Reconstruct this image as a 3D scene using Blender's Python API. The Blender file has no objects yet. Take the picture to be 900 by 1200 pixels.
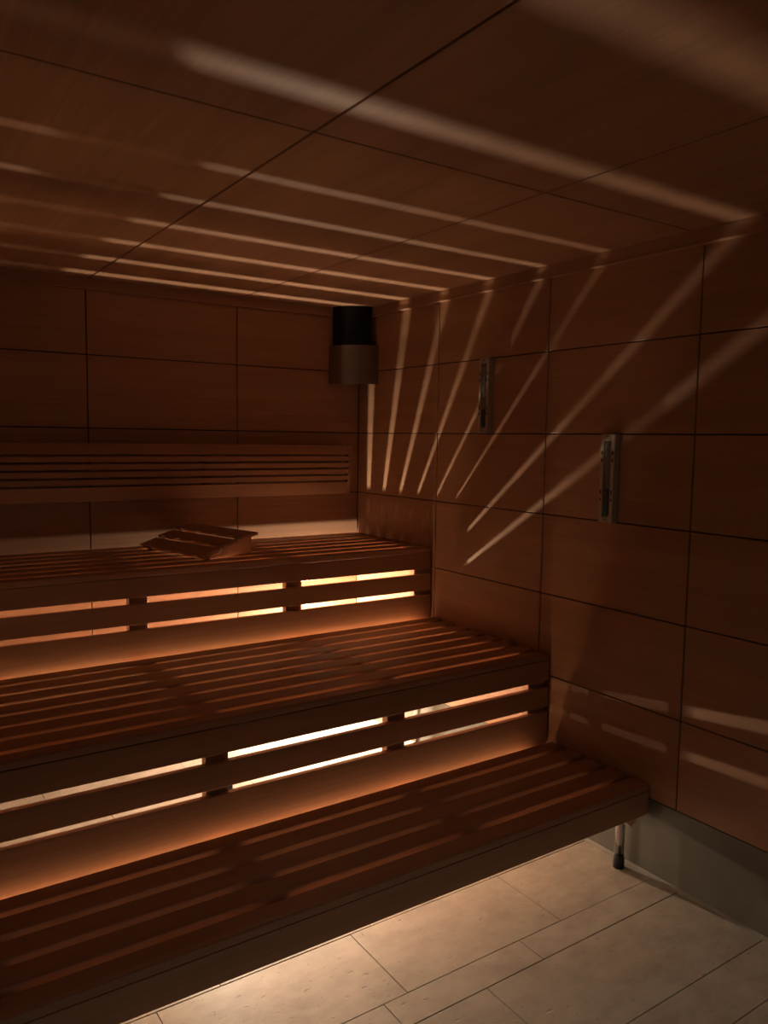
import bpy, bmesh, math, random
from mathutils import Vector, Matrix
random.seed(7)
S = bpy.context.scene
COL = S.collection
Z0 = 1.5848                      # eye height above the floor
CEIL = 0.70 + Z0
R = math.radians

# ---------------------------------------------------------------- materials
def nt(name):
    m = bpy.data.materials.new(name); m.use_nodes = True
    n = m.node_tree; n.nodes.clear()
    out = n.nodes.new('ShaderNodeOutputMaterial')
    b = n.nodes.new('ShaderNodeBsdfPrincipled')
    n.links.new(b.outputs[0], out.inputs[0])
    return m, n, b

def wood(name, c1, c2, axis=0, rough=.5, fine=1.0, spec=.4, var=.12, bump=.15, knots=0.0):
    """straight grain running along one axis; two noises: broad figure and fine pores"""
    m, n, b = nt(name)
    tc = n.nodes.new('ShaderNodeTexCoord')
    oi = n.nodes.new('ShaderNodeObjectInfo')
    add = n.nodes.new('ShaderNodeVectorMath'); add.operation = 'ADD'
    comb = n.nodes.new('ShaderNodeCombineXYZ')
    mul = n.nodes.new('ShaderNodeMath'); mul.operation = 'MULTIPLY'; mul.inputs[1].default_value = 37
    n.links.new(oi.outputs['Random'], mul.inputs[0])
    for k in range(3): n.links.new(mul.outputs[0], comb.inputs[k])
    n.links.new(tc.outputs['Object'], add.inputs[0]); n.links.new(comb.outputs[0], add.inputs[1])
    def grain(along, across, det):
        mp = n.nodes.new('ShaderNodeMapping')
        s = [across]*3; s[axis] = along
        mp.inputs['Scale'].default_value = s
        n.links.new(add.outputs[0], mp.inputs[0])
        t = n.nodes.new('ShaderNodeTexNoise'); t.inputs['Scale'].default_value = 1
        t.inputs['Detail'].default_value = det; t.inputs['Roughness'].default_value = .6
        t.inputs['Distortion'].default_value = .3
        n.links.new(mp.outputs[0], t.inputs['Vector'])
        return t
    g1 = grain(.7*fine, 9*fine, 3); g2 = grain(3*fine, 130*fine, 4)
    mx = n.nodes.new('ShaderNodeMath'); mx.operation = 'MULTIPLY_ADD'
    mx.inputs[1].default_value = .45
    mm = n.nodes.new('ShaderNodeMath'); mm.operation = 'MULTIPLY'; mm.inputs[1].default_value = .55
    n.links.new(g1.outputs['Fac'], mm.inputs[0])
    n.links.new(g2.outputs['Fac'], mx.inputs[0]); n.links.new(mm.outputs[0], mx.inputs[2])
    cr = n.nodes.new('ShaderNodeValToRGB')
    cr.color_ramp.elements[0].position = .36; cr.color_ramp.elements[0].color = (*c1, 1)
    cr.color_ramp.elements[1].position = .64; cr.color_ramp.elements[1].color = (*c2, 1)
    n.links.new(mx.outputs[0], cr.inputs[0])
    hs = n.nodes.new('ShaderNodeHueSaturation')
    mr = n.nodes.new('ShaderNodeMapRange')
    mr.inputs['To Min'].default_value = 1-var; mr.inputs['To Max'].default_value = 1+var
    n.links.new(oi.outputs['Random'], mr.inputs[0]); n.links.new(mr.outputs[0], hs.inputs['Value'])
    n.links.new(cr.outputs[0], hs.inputs['Color'])
    n.links.new(hs.outputs[0], b.inputs['Base Color'])
    b.inputs['Roughness'].default_value = rough
    b.inputs['Specular IOR Level'].default_value = spec
    bp = n.nodes.new('ShaderNodeBump'); bp.inputs['Strength'].default_value = bump
    bp.inputs['Distance'].default_value = .0006
    n.links.new(g2.outputs['Fac'], bp.inputs['Height']); n.links.new(bp.outputs[0], b.inputs['Normal'])
    return m

def plain(name, col, rough=.5, metal=0, spec=.5, emit=None, es=0, noise=0, nscale=40, trans=0):
    m, n, b = nt(name)
    if noise:
        tc = n.nodes.new('ShaderNodeTexCoord'); t = n.nodes.new('ShaderNodeTexNoise')
        t.inputs['Scale'].default_value = nscale; t.inputs['Detail'].default_value = 5
        n.links.new(tc.outputs['Object'], t.inputs['Vector'])
        cr = n.nodes.new('ShaderNodeValToRGB')
        cr.color_ramp.elements[0].position = .3; cr.color_ramp.elements[1].position = .7
        cr.color_ramp.elements[0].color = (*[c*(1-noise) for c in col], 1)
        cr.color_ramp.elements[1].color = (*[min(1, c*(1+noise)) for c in col], 1)
        n.links.new(t.outputs['Fac'], cr.inputs[0]); n.links.new(cr.outputs[0], b.inputs['Base Color'])
    else: b.inputs['Base Color'].default_value = (*col, 1)
    b.inputs['Roughness'].default_value = rough; b.inputs['Metallic'].default_value = metal
    b.inputs['Specular IOR Level'].default_value = spec
    b.inputs['Transmission Weight'].default_value = trans
    if emit:
        b.inputs['Emission Color'].default_value = (*emit, 1); b.inputs['Emission Strength'].default_value = es
    return m

def stone():
    m, n, b = nt('pitted_limestone')
    tc = n.nodes.new('ShaderNodeTexCoord')
    def noise(sc, det, sx=1, rough=.55):
        mp = n.nodes.new('ShaderNodeMapping'); mp.inputs['Scale'].default_value = (1, sx, 1)
        n.links.new(tc.outputs['Object'], mp.inputs[0])
        t = n.nodes.new('ShaderNodeTexNoise'); t.inputs['Scale'].default_value = sc
        t.inputs['Detail'].default_value = det; t.inputs['Roughness'].default_value = rough
        n.links.new(mp.outputs[0], t.inputs['Vector']); return t
    a = noise(6, 9, 1.6, .68); c = noise(34, 6, 1.8, .5)
    cr = n.nodes.new('ShaderNodeValToRGB')
    cr.color_ramp.elements[0].position = .3; cr.color_ramp.elements[0].color = (.30, .26, .205, 1)
    cr.color_ramp.elements[1].position = .72; cr.color_ramp.elements[1].color = (.49, .445, .375, 1)
    n.links.new(a.outputs['Fac'], cr.inputs[0])
    # pits: only the deepest lows of the finer noise
    pit = n.nodes.new('ShaderNodeValToRGB')
    pit.color_ramp.elements[0].position = .30; pit.color_ramp.elements[0].color = (0, 0, 0, 1)
    pit.color_ramp.elements[1].position = .36; pit.color_ramp.elements[1].color = (1, 1, 1, 1)
    n.links.new(c.outputs['Fac'], pit.inputs[0])
    mix = n.nodes.new('ShaderNodeMix'); mix.data_type = 'RGBA'
    mix.inputs['A'].default_value = (.33, .265, .195, 1)
    n.links.new(pit.outputs[0], mix.inputs['Factor']); n.links.new(cr.outputs[0], mix.inputs['B'])
    n.links.new(mix.outputs['Result'], b.inputs['Base Color'])
    b.inputs['Roughness'].default_value = .55
    bp = n.nodes.new('ShaderNodeBump'); bp.inputs['Strength'].default_value = .5; bp.inputs['Distance'].default_value = .003
    ad = n.nodes.new('ShaderNodeMath'); ad.operation = 'MULTIPLY_ADD'; ad.inputs[1].default_value = .25
    n.links.new(a.outputs['Fac'], ad.inputs[0]); n.links.new(pit.outputs[0], ad.inputs[2])
    n.links.new(ad.outputs[0], bp.inputs['Height']); n.links.new(bp.outputs[0], b.inputs['Normal'])
    return m

def thin_glass():
    m = bpy.data.materials.new('door_glass'); m.use_nodes = True
    n = m.node_tree; n.nodes.clear()
    o = n.nodes.new('ShaderNodeOutputMaterial'); mix = n.nodes.new('ShaderNodeMixShader')
    t = n.nodes.new('ShaderNodeBsdfTransparent'); t.inputs[0].default_value = (.86, .9, .88, 1)
    g = n.nodes.new('ShaderNodeBsdfGlossy'); g.inputs['Roughness'].default_value = .02
    mix.inputs[0].default_value = .08
    n.links.new(t.outputs[0], mix.inputs[1]); n.links.new(g.outputs[0], mix.inputs[2]); n.links.new(mix.outputs[0], o.inputs[0])
    return m

PC1, PC2 = (.37, .190, .106), (.48, .262, .154)
M = {
 'panel_x': wood('wall_veneer_along_x', PC1, PC2, 0, .46, 1, .35, .0, .05),
 'panel_y': wood('wall_veneer_along_y', PC1, PC2, 1, .46, 1, .35, .0, .05),
 'ceil': wood('ceiling_veneer', PC1, PC2, 1, .55, .8, .3, .0, .05),
 'joint': plain('dark_joint', (.035, .014, .007), .9),
 'bench': wood('bench_timber', (.36, .180, .098), (.47, .250, .142), 0, .5, 1, .35, .08),
 'frame': wood('bench_frame_timber', (.36, .180, .098), (.47, .250, .142), 1, .55, 1, .3, .05),
 'framez': wood('post_timber', (.36, .180, .098), (.47, .250, .142), 2, .55, 1, .3, .05),
 'stone': stone(),
 'grout': plain('grout', (.12, .095, .07), .95),
 'plinth': plain('grey_plinth', (.125, .115, .095), .32, 0, .5, noise=.12, nscale=6),
 'chrome': plain('chrome', (.6, .6, .6), .2, 1),
 'steel': plain('brushed_steel', (.42, .36, .31), .42, .85),
 'rubber': plain('black_rubber', (.012, .012, .012), .7),
 'black': plain('black_plastic', (.008, .007, .007), .7, 0, .2),
 'bronze': plain('brushed_bronze_metal', (.27, .20, .155), .42, .75, noise=.06, nscale=3),
 'timer': plain('timer_housing', (.46, .40, .32), .45, .25),
 'ink': plain('dark_ink', (.02, .015, .012), .6),
 'sand': plain('black_sand', (.010, .011, .014), .8),
 'tube': plain('timer_glass', (.85, .88, .88), .05, 0, .5, trans=.9),
 'white': plain('lamp_ceramic', (.75, .72, .66), .4),
 'glow': plain('lamp_glow', (1, .9, .75), .4, emit=(1, .70, .40), es=18),
 'glass': thin_glass(),
 'pale': wood('timber_painted_lit', (.58, .40, .25), (.68, .49, .32), 0, .6),  # bench corner block: paler base colour paints in the light on it
 'strip': plain('warm_strip', (1, .6, .3), .5, emit=(1, .56, .28), es=5.5),
 'corridor': plain('corridor_plaster', (.55, .56, .54), .9),
 'silicone': plain('pale_sealant', (.20, .185, .155), .5),
}

# ---------------------------------------------------------------- mesh helpers
class MB:
    def __init__(s, base=(0, 0, 0)):
        s.bm = bmesh.new(); s.b = Vector(base)
    def box(s, x0, x1, y0, y1, z0, z1, bev=0, seg=2, mat=0):
        x0, x1 = sorted((x0, x1)); y0, y1 = sorted((y0, y1)); z0, z1 = sorted((z0, z1))
        t = bmesh.new()
        bmesh.ops.create_cube(t, size=1)
        for v in t.verts:
            v.co = Vector(((x0+x1)/2+v.co.x*(x1-x0), (y0+y1)/2+v.co.y*(y1-y0), (z0+z1)/2+v.co.z*(z1-z0)))
        if bev: bmesh.ops.bevel(t, geom=t.edges[:], offset=bev, segments=seg, affect='EDGES', profile=.5)
        return s.merge(t, mat)
    def merge(s, t, mat=0, mtx=None):
        if mtx: bmesh.ops.transform(t, matrix=mtx, verts=t.verts)
        for f in t.faces: f.material_index = mat
        me = bpy.data.meshes.new('t'); t.to_mesh(me); t.free(); s.bm.from_mesh(me); bpy.data.meshes.remove(me)
        return s
    def prism(s, prof, axis, a, b, bev=0):
        """profile of 2D points swept between a and b along axis (0: pts are y,z; 1: x,z; 2: x,y)"""
        t = bmesh.new()
        def P(p, k):
            if axis == 0: return (k, p[0], p[1])
            if axis == 1: return (p[0], k, p[1])
            return (p[0], p[1], k)
        va = [t.verts.new(P(p, a)) for p in prof]; vb = [t.verts.new(P(p, b)) for p in prof]
        t.faces.new(va); t.faces.new(vb[::-1])
        N = len(prof)
        for i in range(N): t.faces.new((va[i], vb[i], vb[(i+1) % N], va[(i+1) % N]))
        bmesh.ops.recalc_face_normals(t, faces=t.faces)
        if bev: bmesh.ops.bevel(t, geom=t.edges[:], offset=bev, segments=2, affect='EDGES', profile=.5)
        return s.merge(t)
    def lathe(s, prof, c, axis=2, seg=24):
        """prof: list of (radius, distance along axis)"""
        t = bmesh.new(); rings = []
        for r, h in prof:
            ring = []
            for i in range(seg):
                a = 2*math.pi*i/seg
                u, v = r*math.cos(a), r*math.sin(a)
                p = (u, v, h) if axis == 2 else ((u, h, v) if axis == 1 else (h, u, v))
                ring.append(t.verts.new(Vector(c)+Vector(p)))
            rings.append(ring)
        for a, b in zip(rings, rings[1:]):
            for i in range(seg): t.faces.new((a[i], a[(i+1) % seg], b[(i+1) % seg], b[i]))
        t.faces.new(rings[0][::-1]); t.faces.new(rings[-1])
        bmesh.ops.recalc_face_normals(t, faces=t.faces)
        for f in t.faces: f.smooth = True
        return s.merge(t)
    def build(s, name, mats, parent=None, smooth=False):
        me = bpy.data.meshes.new(name)
        bmesh.ops.translate(s.bm, verts=s.bm.verts, vec=-s.b)
        if smooth:
            for f in s.bm.faces: f.smooth = True
        s.bm.to_mesh(me); s.bm.free()
        for m in (mats if isinstance(mats, (list, tuple)) else [mats]): me.materials.append(m)
        o = bpy.data.objects.new(name, me); COL.objects.link(o)
        if parent: o.parent = parent
        else: o.location = s.b
        return o
def struct(o): o['kind'] = 'structure'; return o
def thing(name, label, cat, loc, group=None, rz=0):
    o = bpy.data.objects.new(name, None); COL.objects.link(o)
    o.location = loc; o.rotation_euler = (0, 0, rz); o.empty_display_size = .1
    o['label'] = label; o['category'] = cat
    if group: o['group'] = group
    return o

# ---------------------------------------------------------------- room shell
XL, YF = -5.60, -4.75               # left and front walls, behind the photographer
rows = [CEIL-.0, .3614+Z0, .0286+Z0, -.302+Z0, -.6314+Z0, -.9697+Z0, -1.2957+Z0]
PL = rows[-1]                       # top of the plinth
g = .0024
def xs_from(first, step, end):
    L = [0]+first
    while L[-1]-step > end+.05: L.append(L[-1]-step)
    return L+[end]
def panels(mb, cuts, span, put):
    for a, b in zip(cuts, cuts[1:]):
        for t, u in zip(rows, rows[1:]): put(a-g, b+g, u+g, t-g)
m = MB()
panels(m, xs_from([-.729, -1.4617], .731, XL), None, lambda a, b, u, t: m.box(a, b, 0, .016, u, t, .0012, 1))
m.box(XL-.05, .06, .012, .06, 0, CEIL, mat=1)
struct(m.build('wall_back', [M['panel_x'], M['joint']]))
m = MB()
panels(m, xs_from([-.7223, -1.4444, -2.135], .72, YF), None, lambda a, b, u, t: m.box(0, .016, a, b, u, t, .0012, 1))
m.box(.012, .06, YF-.05, .012, 0, CEIL, mat=1)
struct(m.build('wall_right', [M['panel_y'], M['joint']]))
m = MB()
panels(m, xs_from([-.7223, -1.4444, -2.135], .72, YF), None, lambda a, b, u, t: m.box(XL-.016, XL, a, b, u, t, .0012, 1))
m.box(XL-.06, XL-.012, YF-.05, .012, 0, CEIL, mat=1)
struct(m.build('wall_left', [M['panel_y'], M['joint']]))
# front wall with the doorway to the corridor
DX0, DX1, DZ = -1.95, -1.05, 2.02
m = MB()
for a, b in ((0, DX1), (DX0, XL)):
    n_ = max(1, round(abs(a-b)/.73)); st = (b-a)/n_
    for i in range(n_):
        for t, u in zip(rows, rows[1:]): m.box(a+i*st-g, a+(i+1)*st+g, YF-.016, YF, u+g, t-g, .0012, 1)
m.box(DX0+g, DX1-g, YF-.016, YF, DZ+g, CEIL-g, .0012, 1)
m.box(.06, DX1, YF-.06, YF-.012, 0, CEIL, mat=1); m.box(DX0, XL-.05, YF-.06, YF-.012, 0, CEIL, mat=1)
m.box(DX0, DX1, YF-.06, YF-.012, DZ, CEIL, mat=1)
struct(m.build('wall_front', [M['panel_x'], M['joint']]))
m = MB()
m.box(DX0+.03, DX1-.03, YF-.045, YF-.037, .01, DZ-.01)
door = struct(m.build('door_1', M['glass']))
m = MB(); m.box(DX0, DX0+.035, YF-.07, YF+.012, 0, DZ); m.box(DX1-.035, DX1, YF-.07, YF+.012, 0, DZ); m.box(DX0, DX1, YF-.07, YF+.012, DZ-.0, DZ+.035)
m.build('door_frame', M['framez'], door)
m = MB(); m.lathe([(.014, 0), (.014, .42)], (DX1-.12, YF+.03, .86)); m.box(DX1-.132, DX1-.108, YF-.037, YF+.03, .90, .92); m.box(DX1-.132, DX1-.108, YF-.037, YF+.03, 1.22, 1.24)
m.build('door_handle', M['frame'], door)
# ceiling: big veneer boards
m = MB()
gc = .0034
cx = [0, -.7014, -1.4498, -2.198, -2.946, -3.694, -4.442, -5.19, XL]
cy = [0, -2.1002, -4.2, YF]
for a, b in zip(cx, cx[1:]):
    for c, d in zip(cy, cy[1:]): m.box(a-gc, b+gc, c-gc, d+gc, CEIL, CEIL+.016, .0012, 1)
m.box(XL-.06, .06, YF-.06, .06, CEIL+.012, CEIL+.06, mat=1)
struct(m.build('ceiling', [M['ceil'], M['joint']]))
# cornice strips below the ceiling
tz = .654+Z0
m = MB(); m.box(XL, 0, -.019, 0, tz, CEIL, .0015, 1); m.box(XL, 0, -.022, 0, tz-.002, tz+.003); struct(m.build('trim_1', M['panel_x']))
m = MB(); m.box(-.0216, 0, YF, 0, tz, CEIL, .0015, 1); m.box(-.025, 0, YF, 0, tz-.002, tz+.003); struct(m.build('trim_2', M['panel_y']))
# grey plinth below the panelling
m = MB(); m.box(.006, .014, YF, .006, 0, PL-.004); struct(m.build('baseboard_right', M['plinth']))
m = MB(); m.box(XL, .006, .006, .014, 0, PL-.004); struct(m.build('baseboard_back', M['plinth']))
m = MB(); m.box(XL-.014, XL-.006, YF, .006, 0, PL-.004); struct(m.build('baseboard_left', M['plinth']))
m = MB(); m.box(DX1, .006, YF-.014, YF-.006, 0, PL-.004); m.box(XL, DX0, YF-.014, YF-.006, 0, PL-.004); struct(m.build('baseboard_front', M['plinth']))
m = MB()
m.prism([(.006, 0), (-.006, 0), (-.002, .003), (.002, .006), (.006, .010)], 1, YF, 0)
struct(m.build('trim_3', M['silicone']))
# stone floor in rows of unequal width
m = MB()
hs = [.316, .109, .316, .1585]
ys = [-1.735]
k = 3
while ys[0] < -.02:
    step = [.109, .1585, .109, .316][0] if False else [.109, .316, .1585, .316][(3-k) % 4]; ys.insert(0, min(.0, ys[0]+step)); k -= 1
yy = [-1.735, -2.0516, -2.1602, -2.476, -2.6355, -2.951, -3.06, -3.376, -3.535, -3.85, -3.96, -4.276, -4.435, -4.75, -4.86]
ys = ys+yy[1:]
offs = {0: -.474, 1: -.665, 2: -.897, 3: -1.02}
for i, (a, b) in enumerate(zip(ys, ys[1:])):
    j = (i - ys.index(-1.735)) % 4
    w = .627 if abs(a-b) > .12 else .52
    x = (offs[j] % w)
    edges = [.006]
    q = offs[j] if i >= ys.index(-1.735) and i < ys.index(-1.735)+4 else x
    while q > XL: 
        if q < -.02: edges.append(q)
        q -= w
    edges.append(XL)
    for c, d in zip(edges, edges[1:]):
        dz = random.uniform(-.0006, .0006)
        m.box(c-.0011, d+.0011, a-.0011, b+.0011, -.02, dz, .0008, 1)
m.box(XL-.06, .06, YF-.15, .06, -.06, -.003, mat=1)
struct(m.build('floor', [M['stone'], M['grout']]))
# corridor beyond the glass door
m = MB()
m.box(-3.2, .4, YF-1.9, YF-1.86, 0, 2.5); m.box(-3.24, -3.2, YF-1.86, YF-.2, 0, 2.5); m.box(.4, .44, YF-1.86, YF-.2, 0, 2.5)
m.box(-3.2, .4, YF-1.86, YF-.2, 2.5, 2.54); m.box(-3.2, .4, YF-1.86, YF-.15, -.05, -.002)
struct(m.build('wall_corridor', M['corridor']))

# ---------------------------------------------------------------- benches
XR = -.0095                          # right ends stop just short of the wall
BX = [(-.100, -.002), (-.801, -.722), (-1.487, -1.411)]+[(-2.180-.6925*i, -2.104-.6925*i) for i in range(5)]+[(XL+.002, XL+.08)]
def bench(name, label, top, yb, yf, gaps, riser, bottom, legs, GAP=.0275, th=.024, back=.030):
    base = ((XL+0)/2, (yb+yf)/2, 0)
    t = thing(name, label, 'bench', base, 'stepped sauna benches')
    T = .0255
    cuts = [yb-back]
    for c in gaps: cuts += [c+GAP/2, c-GAP/2]
    cuts.append(yf)
    for i in range(0, len(cuts), 2):
        a, b = cuts[i], cuts[i+1]
        m = MB(base); last = i == len(cuts)-2
        m.box(XL+.004, XR, a, b, top-T, top, .0035 if not last else .0045, 2)
        m.build('slat', M['bench'], t)
    # fascia under the nosing, boards below
    m = MB(base); m.box(XL+.004, XR, yf, yf+th, riser[0], top-T-.0015, .0018, 2); m.build('fascia', M['bench'], t)
    for zt, zb in riser[1:]:
        m = MB(base); m.box(XL+.004, XR, yf, yf+th, zb, zt, .0018, 2); m.build('riser_board', M['bench'], t)
    for a, b in BX:
        m = MB(base); m.box(a, b, yf+th+.0, yb-(.005 if b > -.01 and yb < -.1 else .030), top-T-.045, top-T, .002, 1); m.build('bearer', M['frame'], t)
        if len(riser) > 1:
            m = MB(base); m.box(a, b, yf+th, yf+th+.034, bottom, top-T-.045, .002, 1); m.build('post', M['framez'], t)
    if yb < -.1:
        m = MB(base); m.box(XL+.1, -.125, yb-.017, yb-.011, top-.058, top-.055); l = m.build('light_strip', M['strip'], t); l['label'] = 'thin warm glowing strip'
    for lx, ly in legs:
        m = MB(base); zt = top-T-.045
        m.lathe([(.0175, .045), (.0175, zt)], (lx, ly, 0)); l = m.build('leg', M['chrome'], t, False); l['label'] = 'chrome tube leg'
        m = MB(base); m.lathe([(.021, 0), (.021, .03), (.0185, .047), (.018, .052)], (lx, ly, 0)); m.build('rubber_foot', M['rubber'], l)
    return t
zU, zM, zL = -.5302+Z0, -.8755+Z0, -1.238+Z0
yU, yM, yL = -.7048, -1.5153, -2.026
upper = bench('sauna_bench', 'topmost sauna bench along the back wall, wooden headrest lying on it', zU, 0, yU,
      [-.106-.1066*i for i in range(6)], [-.6354+Z0, (-.6613+Z0, -.7429+Z0), (-.7656+Z0, zM-.022)], zM-.03,
      [(x, -.62) for x in (-2.14, -3.53)]+[(-.045, -.66)], .0255, .017, .011)
middle = bench('sauna_bench', 'middle sauna bench tier, widest slatted seat between upper and lowest bench', zM, yU, yM,
      [-.8115-.105*i for i in range(7)], [-.9878+Z0, (-1.0158+Z0, -1.0978+Z0), (-1.1205+Z0, zL-.022)], zL-.03,
      [(x, -1.43) for x in (-2.83, -4.2)])
lower = bench('sauna_bench', 'lowest sauna bench tier with solid front edge, closest to the stone floor', zL, yM, yL,
      [-1.62-.105*i for i in range(4)], [-1.3507+Z0], 0, [(-.045, -1.935), (-2.14, -1.935), (-4.2, -1.935)])
m = MB(((XL+0)/2, (yM+yL)/2, 0)); m.prism([(-.122, .236), (-.012, .236), (-.014, .224), (-.066, .188)], 1, -2.000, -1.958, .001); b_ = m.build('end_block', M['pale'], lower); b_['label'] = 'timber corner block, coloured paler to look lit'

# ---------------------------------------------------------------- backrest
base = (-2.0, -.03, zU+.35)
t = thing('backrest', 'long slatted wooden backrest fixed to the back wall above the top bench', 'backrest', base)
zt, zb = -.040+Z0, -.305+Z0
def bow(z):                          # gently bowed front
    u = (z-(zt+zb)/2)/((zt-zb)/2)
    return -.058-.018*(1-u*u)-.006*u
edges = [(zt, -.090), (-.0995, -.1245), (-.1345, -.1595), (-.1695, -.1945), (-.2045, -.2295), (-.2395, zb)]
edges = [(a if a > 1 else a+Z0, b if b > 1 else b+Z0) for a, b in edges]
for a, b in edges:
    m = MB(base)
    n_ = 4; pr = [(bow(a+(b-a)*i/n_), a+(b-a)*i/n_) for i in range(n_+1)]
    pr += [(y+.020, z) for y, z in pr[::-1]]
    m.prism(pr, 0, XL+.02, -.1085, .001); m.build('slat', M['bench'], t)
for x1 in (-.088,):
    m = MB(base); n_ = 10
    pr = [(bow(zt+(zb-zt)*i/n_), zt+(zb-zt)*i/n_) for i in range(n_+1)]+[(-.032, zb), (-.032, zt)]
    m.prism(pr, 0, x1-.020, x1, .0015); m.build('end_piece', M['frame'], t)
for x in (-.9, -2.3, -3.6, -5.0):
    m = MB(base); m.box(x-.02, x+.02, -.036, -.002, zb+.02, zt-.02, .002, 1); m.build('bracket', M['framez'], t)

# ---------------------------------------------------------------- headrest wedge
fr = Vector((-1.122, -.585)); ang = math.atan2(.062, .246)
t = thing('headrest', 'wedge-shaped wooden headrest with three slats, lying on the top bench', 'headrest', (fr.x, fr.y, zU), rz=ang)
Dp, Ln, Ht = .262, .51, .088
for y0 in (.030, Ln-.052):           # side wedges run along local x, boards along local y
    m = MB()
    m.prism([(.006, 0), (Dp, 0), (Dp, .084), (.181, .0735), (.181, .063), (.088, .0435), (.088, .035), (.010, .011)], 1, y0, y0+.022, .0015)
    m.build('side_support', M['bench'], t)
for (x0, z0, x1, z1) in ((-.016, .008, .074, .034), (.084, .0435, .168, .063), (.178, .0740, .278, .0875)):
    m = MB(); t_ = .014
    a = math.atan2(z1-z0, x1-x0); nx, nz = -math.sin(a)*t_, math.cos(a)*t_
    m.prism([(x0, z0), (x1, z1), (x1+nx, z1+nz), (x0+nx, z0+nz)], 1, 0, Ln, .003)
    m.build('slat', M['frame'], t)

# ---------------------------------------------------------------- sand timers
def timer(label, y0, y1, zt, zb, fill):
    yc = (y0+y1)/2; zc = (zt+zb)/2; base = (-.0, yc, zc)
    t = thing('sand_timer', label, 'sand timer', base, 'sand timers on the right wall')
    w = abs(y1-y0)/2
    X = lambda d: -d
    m = MB(base)
    m.box(X(.001), X(.010), yc-w, yc+w, zb, zt, .0015, 1)
    m.box(X(.010), X(.030), yc-w, yc-w+.017, zb, zt, .002, 1); m.box(X(.010), X(.030), yc+w-.017, yc+w, zb, zt, .002, 1)
    m.box(X(.010), X(.030), yc-w+.015, yc+w-.015, zt-.026, zt, .002, 1); m.box(X(.010), X(.030), yc-w+.015, yc+w-.015, zb, zb+.022, .002, 1)
    hs_ = m.build('housing', M['timer'], t)
    h = (zt-zb)/2-.026; r = .0115
    pr = [(.004, -h), (.009, -h+.004), (r, -h+.012), (r, -.035), (.008, -.018), (.0028, 0), (.008, .018), (r, .035), (r, h-.012), (.009, h-.004), (.004, h)]
    m = MB(base); m.lathe(pr, (X(.024), yc, zc), 2, 20); m.build('glass_tube', M['tube'], t)
    m = MB(base); m.lathe([(.003, -h+.002), (.008, -h+.005), (r-.0012, -h+.013), (r-.0012, -h+fill), (.004, -h+fill+.004)], (X(.024), yc, zc), 2, 20)
    s_ = m.build('sand', M['sand'], t); s_['label'] = 'black sand'
    m = MB(base); m.lathe([(.0125, -.006), (.0135, 0), (.0125, .006)], (X(.024), yc, zc), 2, 20) if 0 else m.lathe([(.004, -.004), (.005, 0), (.004, .004)], (X(.024), yc, zc), 2, 16)
    m.build('neck_ring', M['chrome'], t)
    marks = [(yc+s*(w-.008), .003, zc+z, L) for s in (-1, 1) for z, L in ((.095, .014), (.068, .014), (-.052, .017), (-.080, .010))]
    marks += [(yc, .006, zt-.0105, .003), (yc, .006, zb+.0105, .003)]
    for y_, hw, z_, L in marks:
        m = MB(base); m.box(X(.0300), X(.0308), y_-hw, y_+hw, z_-L/2, z_+L/2); m.build('minute_mark', M['ink'], hs_)
timer('sand timer hanging higher up, nearer the back corner', -1.052, -1.118, .3614+Z0, .030+Z0, .075)
timer('sand timer hanging lower and closer to the camera', -1.758, -1.824, .0286+Z0, -.302+Z0, .095)

# ---------------------------------------------------------------- corner unit under the ceiling
base = (0, 0, .29+Z0)
t = thing('corner_speaker', 'black corner box with a curved bronze metal front, high in the corner', 'speaker', base)
def quarter(r, n=16, sq=.0):
    return [(-r*math.cos(a), -r*math.sin(a)) for a in [math.pi/2*i/n for i in range(n+1)]]
m = MB(base); m.prism([(x-.034, y-.024) for x, y in quarter(.150)]+[(-.034, -.024)], 2, .480+Z0, .699+Z0, 0)
m.build('housing', M['black'], t)
m = MB(base); qo, qi = quarter(.195), quarter(.189)
m.prism(qo+qi[::-1], 2, .290+Z0, .495+Z0); o = m.build('front_panel', M['bronze'], t); o['label'] = 'curved bronze metal front'
m = MB(base); m.prism(quarter(.186)+[(-.001, -.001)], 2, .310+Z0, .330+Z0); m.build('grille', M['black'], t)

# ---------------------------------------------------------------- lamps under the benches
def wall_lamp(label, x, y, z, watts, col, r=.011):
    base = (x, y, z)
    t = thing('wall_lamp', label, 'lamp', base, 'small lamps under the benches')
    m = MB(base); m.lathe([(.045, .0), (.045, -.008), (.040, -.014), (.02, -.016)], (x, 0, z), 1, 28); m.build('backplate', M['white'], t)
    m = MB(base); m.lathe([(.013, -.014), (.013, y+.022), (.010, y+.018)], (x, 0, z), 1, 20); m.build('socket', M['white'], t)
    ld = bpy.data.lights.new('bulb', 'POINT'); ld.energy = watts; ld.color = col; ld.shadow_soft_size = r
    lo = bpy.data.objects.new('bulb', ld); COL.objects.link(lo); lo.parent = t
    return t
WARM = (1.0, .82, .60)
LZ = -1.165+Z0
wall_lamp('bare white lamp glowing behind the benches nearest the right wall', -.31, -.088, LZ, 22, WARM)
wall_lamp('bare white lamp behind the benches farther left, out of sight', -4.5, -.088, LZ, 9, WARM)
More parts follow.
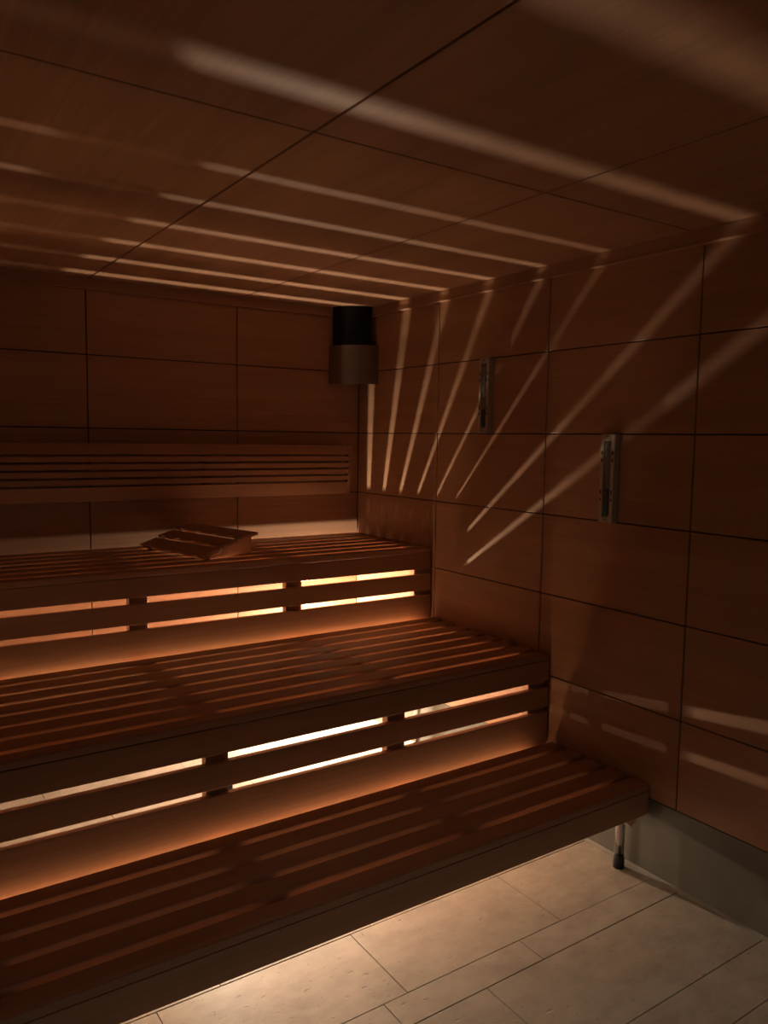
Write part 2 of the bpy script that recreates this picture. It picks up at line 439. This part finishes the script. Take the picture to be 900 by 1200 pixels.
# shaded floor light under the middle bench
def floor_light(x, y, z, watts):
    base = (x, y, z)
    t = thing('downlight', 'small shaded lamp under the middle bench lighting the stone floor', 'lamp', base)
    m = MB(base); m.lathe([(.030, .055), (.034, .05), (.034, 0), (.031, 0), (.031, .045), (.006, .046)], base, 2, 24); m.build('lamp_shade', M['black'], t)
    m = MB(base); m.lathe([(.006, .055), (.006, zM-.0255-z-.0005)], base, 2, 10); m.build('stem', M['chrome'], t)
    ld = bpy.data.lights.new('bulb', 'POINT'); ld.energy = watts; ld.color = WARM; ld.shadow_soft_size = .02
    lo = bpy.data.objects.new('bulb', ld); COL.objects.link(lo); lo.parent = t; lo.location = (0, 0, .012)
floor_light(-1.30, -1.178, .30, 6.5)
# unseen light added beyond the door to send cool fill into the room
t = thing('corridor_fill_light', 'added square fill light beyond the glass door, outside the picture', 'lamp', (-1.4, YF-.8, 2.47))
m = MB((-1.4, YF-.8, 2.47)); m.box(-1.75, -1.05, YF-1.15, YF-.45, 2.475, 2.5); m.build('housing', M['white'], t)
ld = bpy.data.lights.new('panel', 'AREA'); ld.energy = 4; ld.size = .66; ld.color = (.80, .92, 1.0)
lo = bpy.data.objects.new('panel', ld); COL.objects.link(lo); lo.parent = t; lo.location = (0, 0, 0)

# ---------------------------------------------------------------- world, camera, view
w = bpy.data.worlds.new('world'); S.world = w; w.use_nodes = True
w.node_tree.nodes['Background'].inputs[0].default_value = (.02, .02, .02, 1)
w.node_tree.nodes['Background'].inputs[1].default_value = 1
F_PX, yaw, pit, rol, cxx, cyy = 919.4369, 0.595016, -0.093349, 0.014076, -2.359997, -3.754991
cy_, sy_, cp, sp, cr_, sr_ = math.cos(yaw), math.sin(yaw), math.cos(pit), math.sin(pit), math.cos(rol), math.sin(rol)
F = Vector((sy_*cp, cy_*cp, sp)); Rt = Vector((cy_, -sy_, 0)); U = Rt.cross(F)
Rr = cr_*Rt+sr_*U; Ur = -sr_*Rt+cr_*U
cd = bpy.data.cameras.new('camera'); cam = bpy.data.objects.new('camera', cd); COL.objects.link(cam)
mw = Matrix((Rr, Ur, -F)).transposed().to_4x4(); mw.translation = Vector((cxx, cyy, Z0)); cam.matrix_world = mw
cd.sensor_fit = 'VERTICAL'; cd.sensor_height = 24; cd.lens = F_PX/1200*24; cd.clip_start = .02
S.camera = cam
vs = S.view_settings; vs.view_transform = 'Standard'; vs.look = 'None'; vs.exposure = 2.3; vs.gamma = 1; vs.use_curve_mapping = False
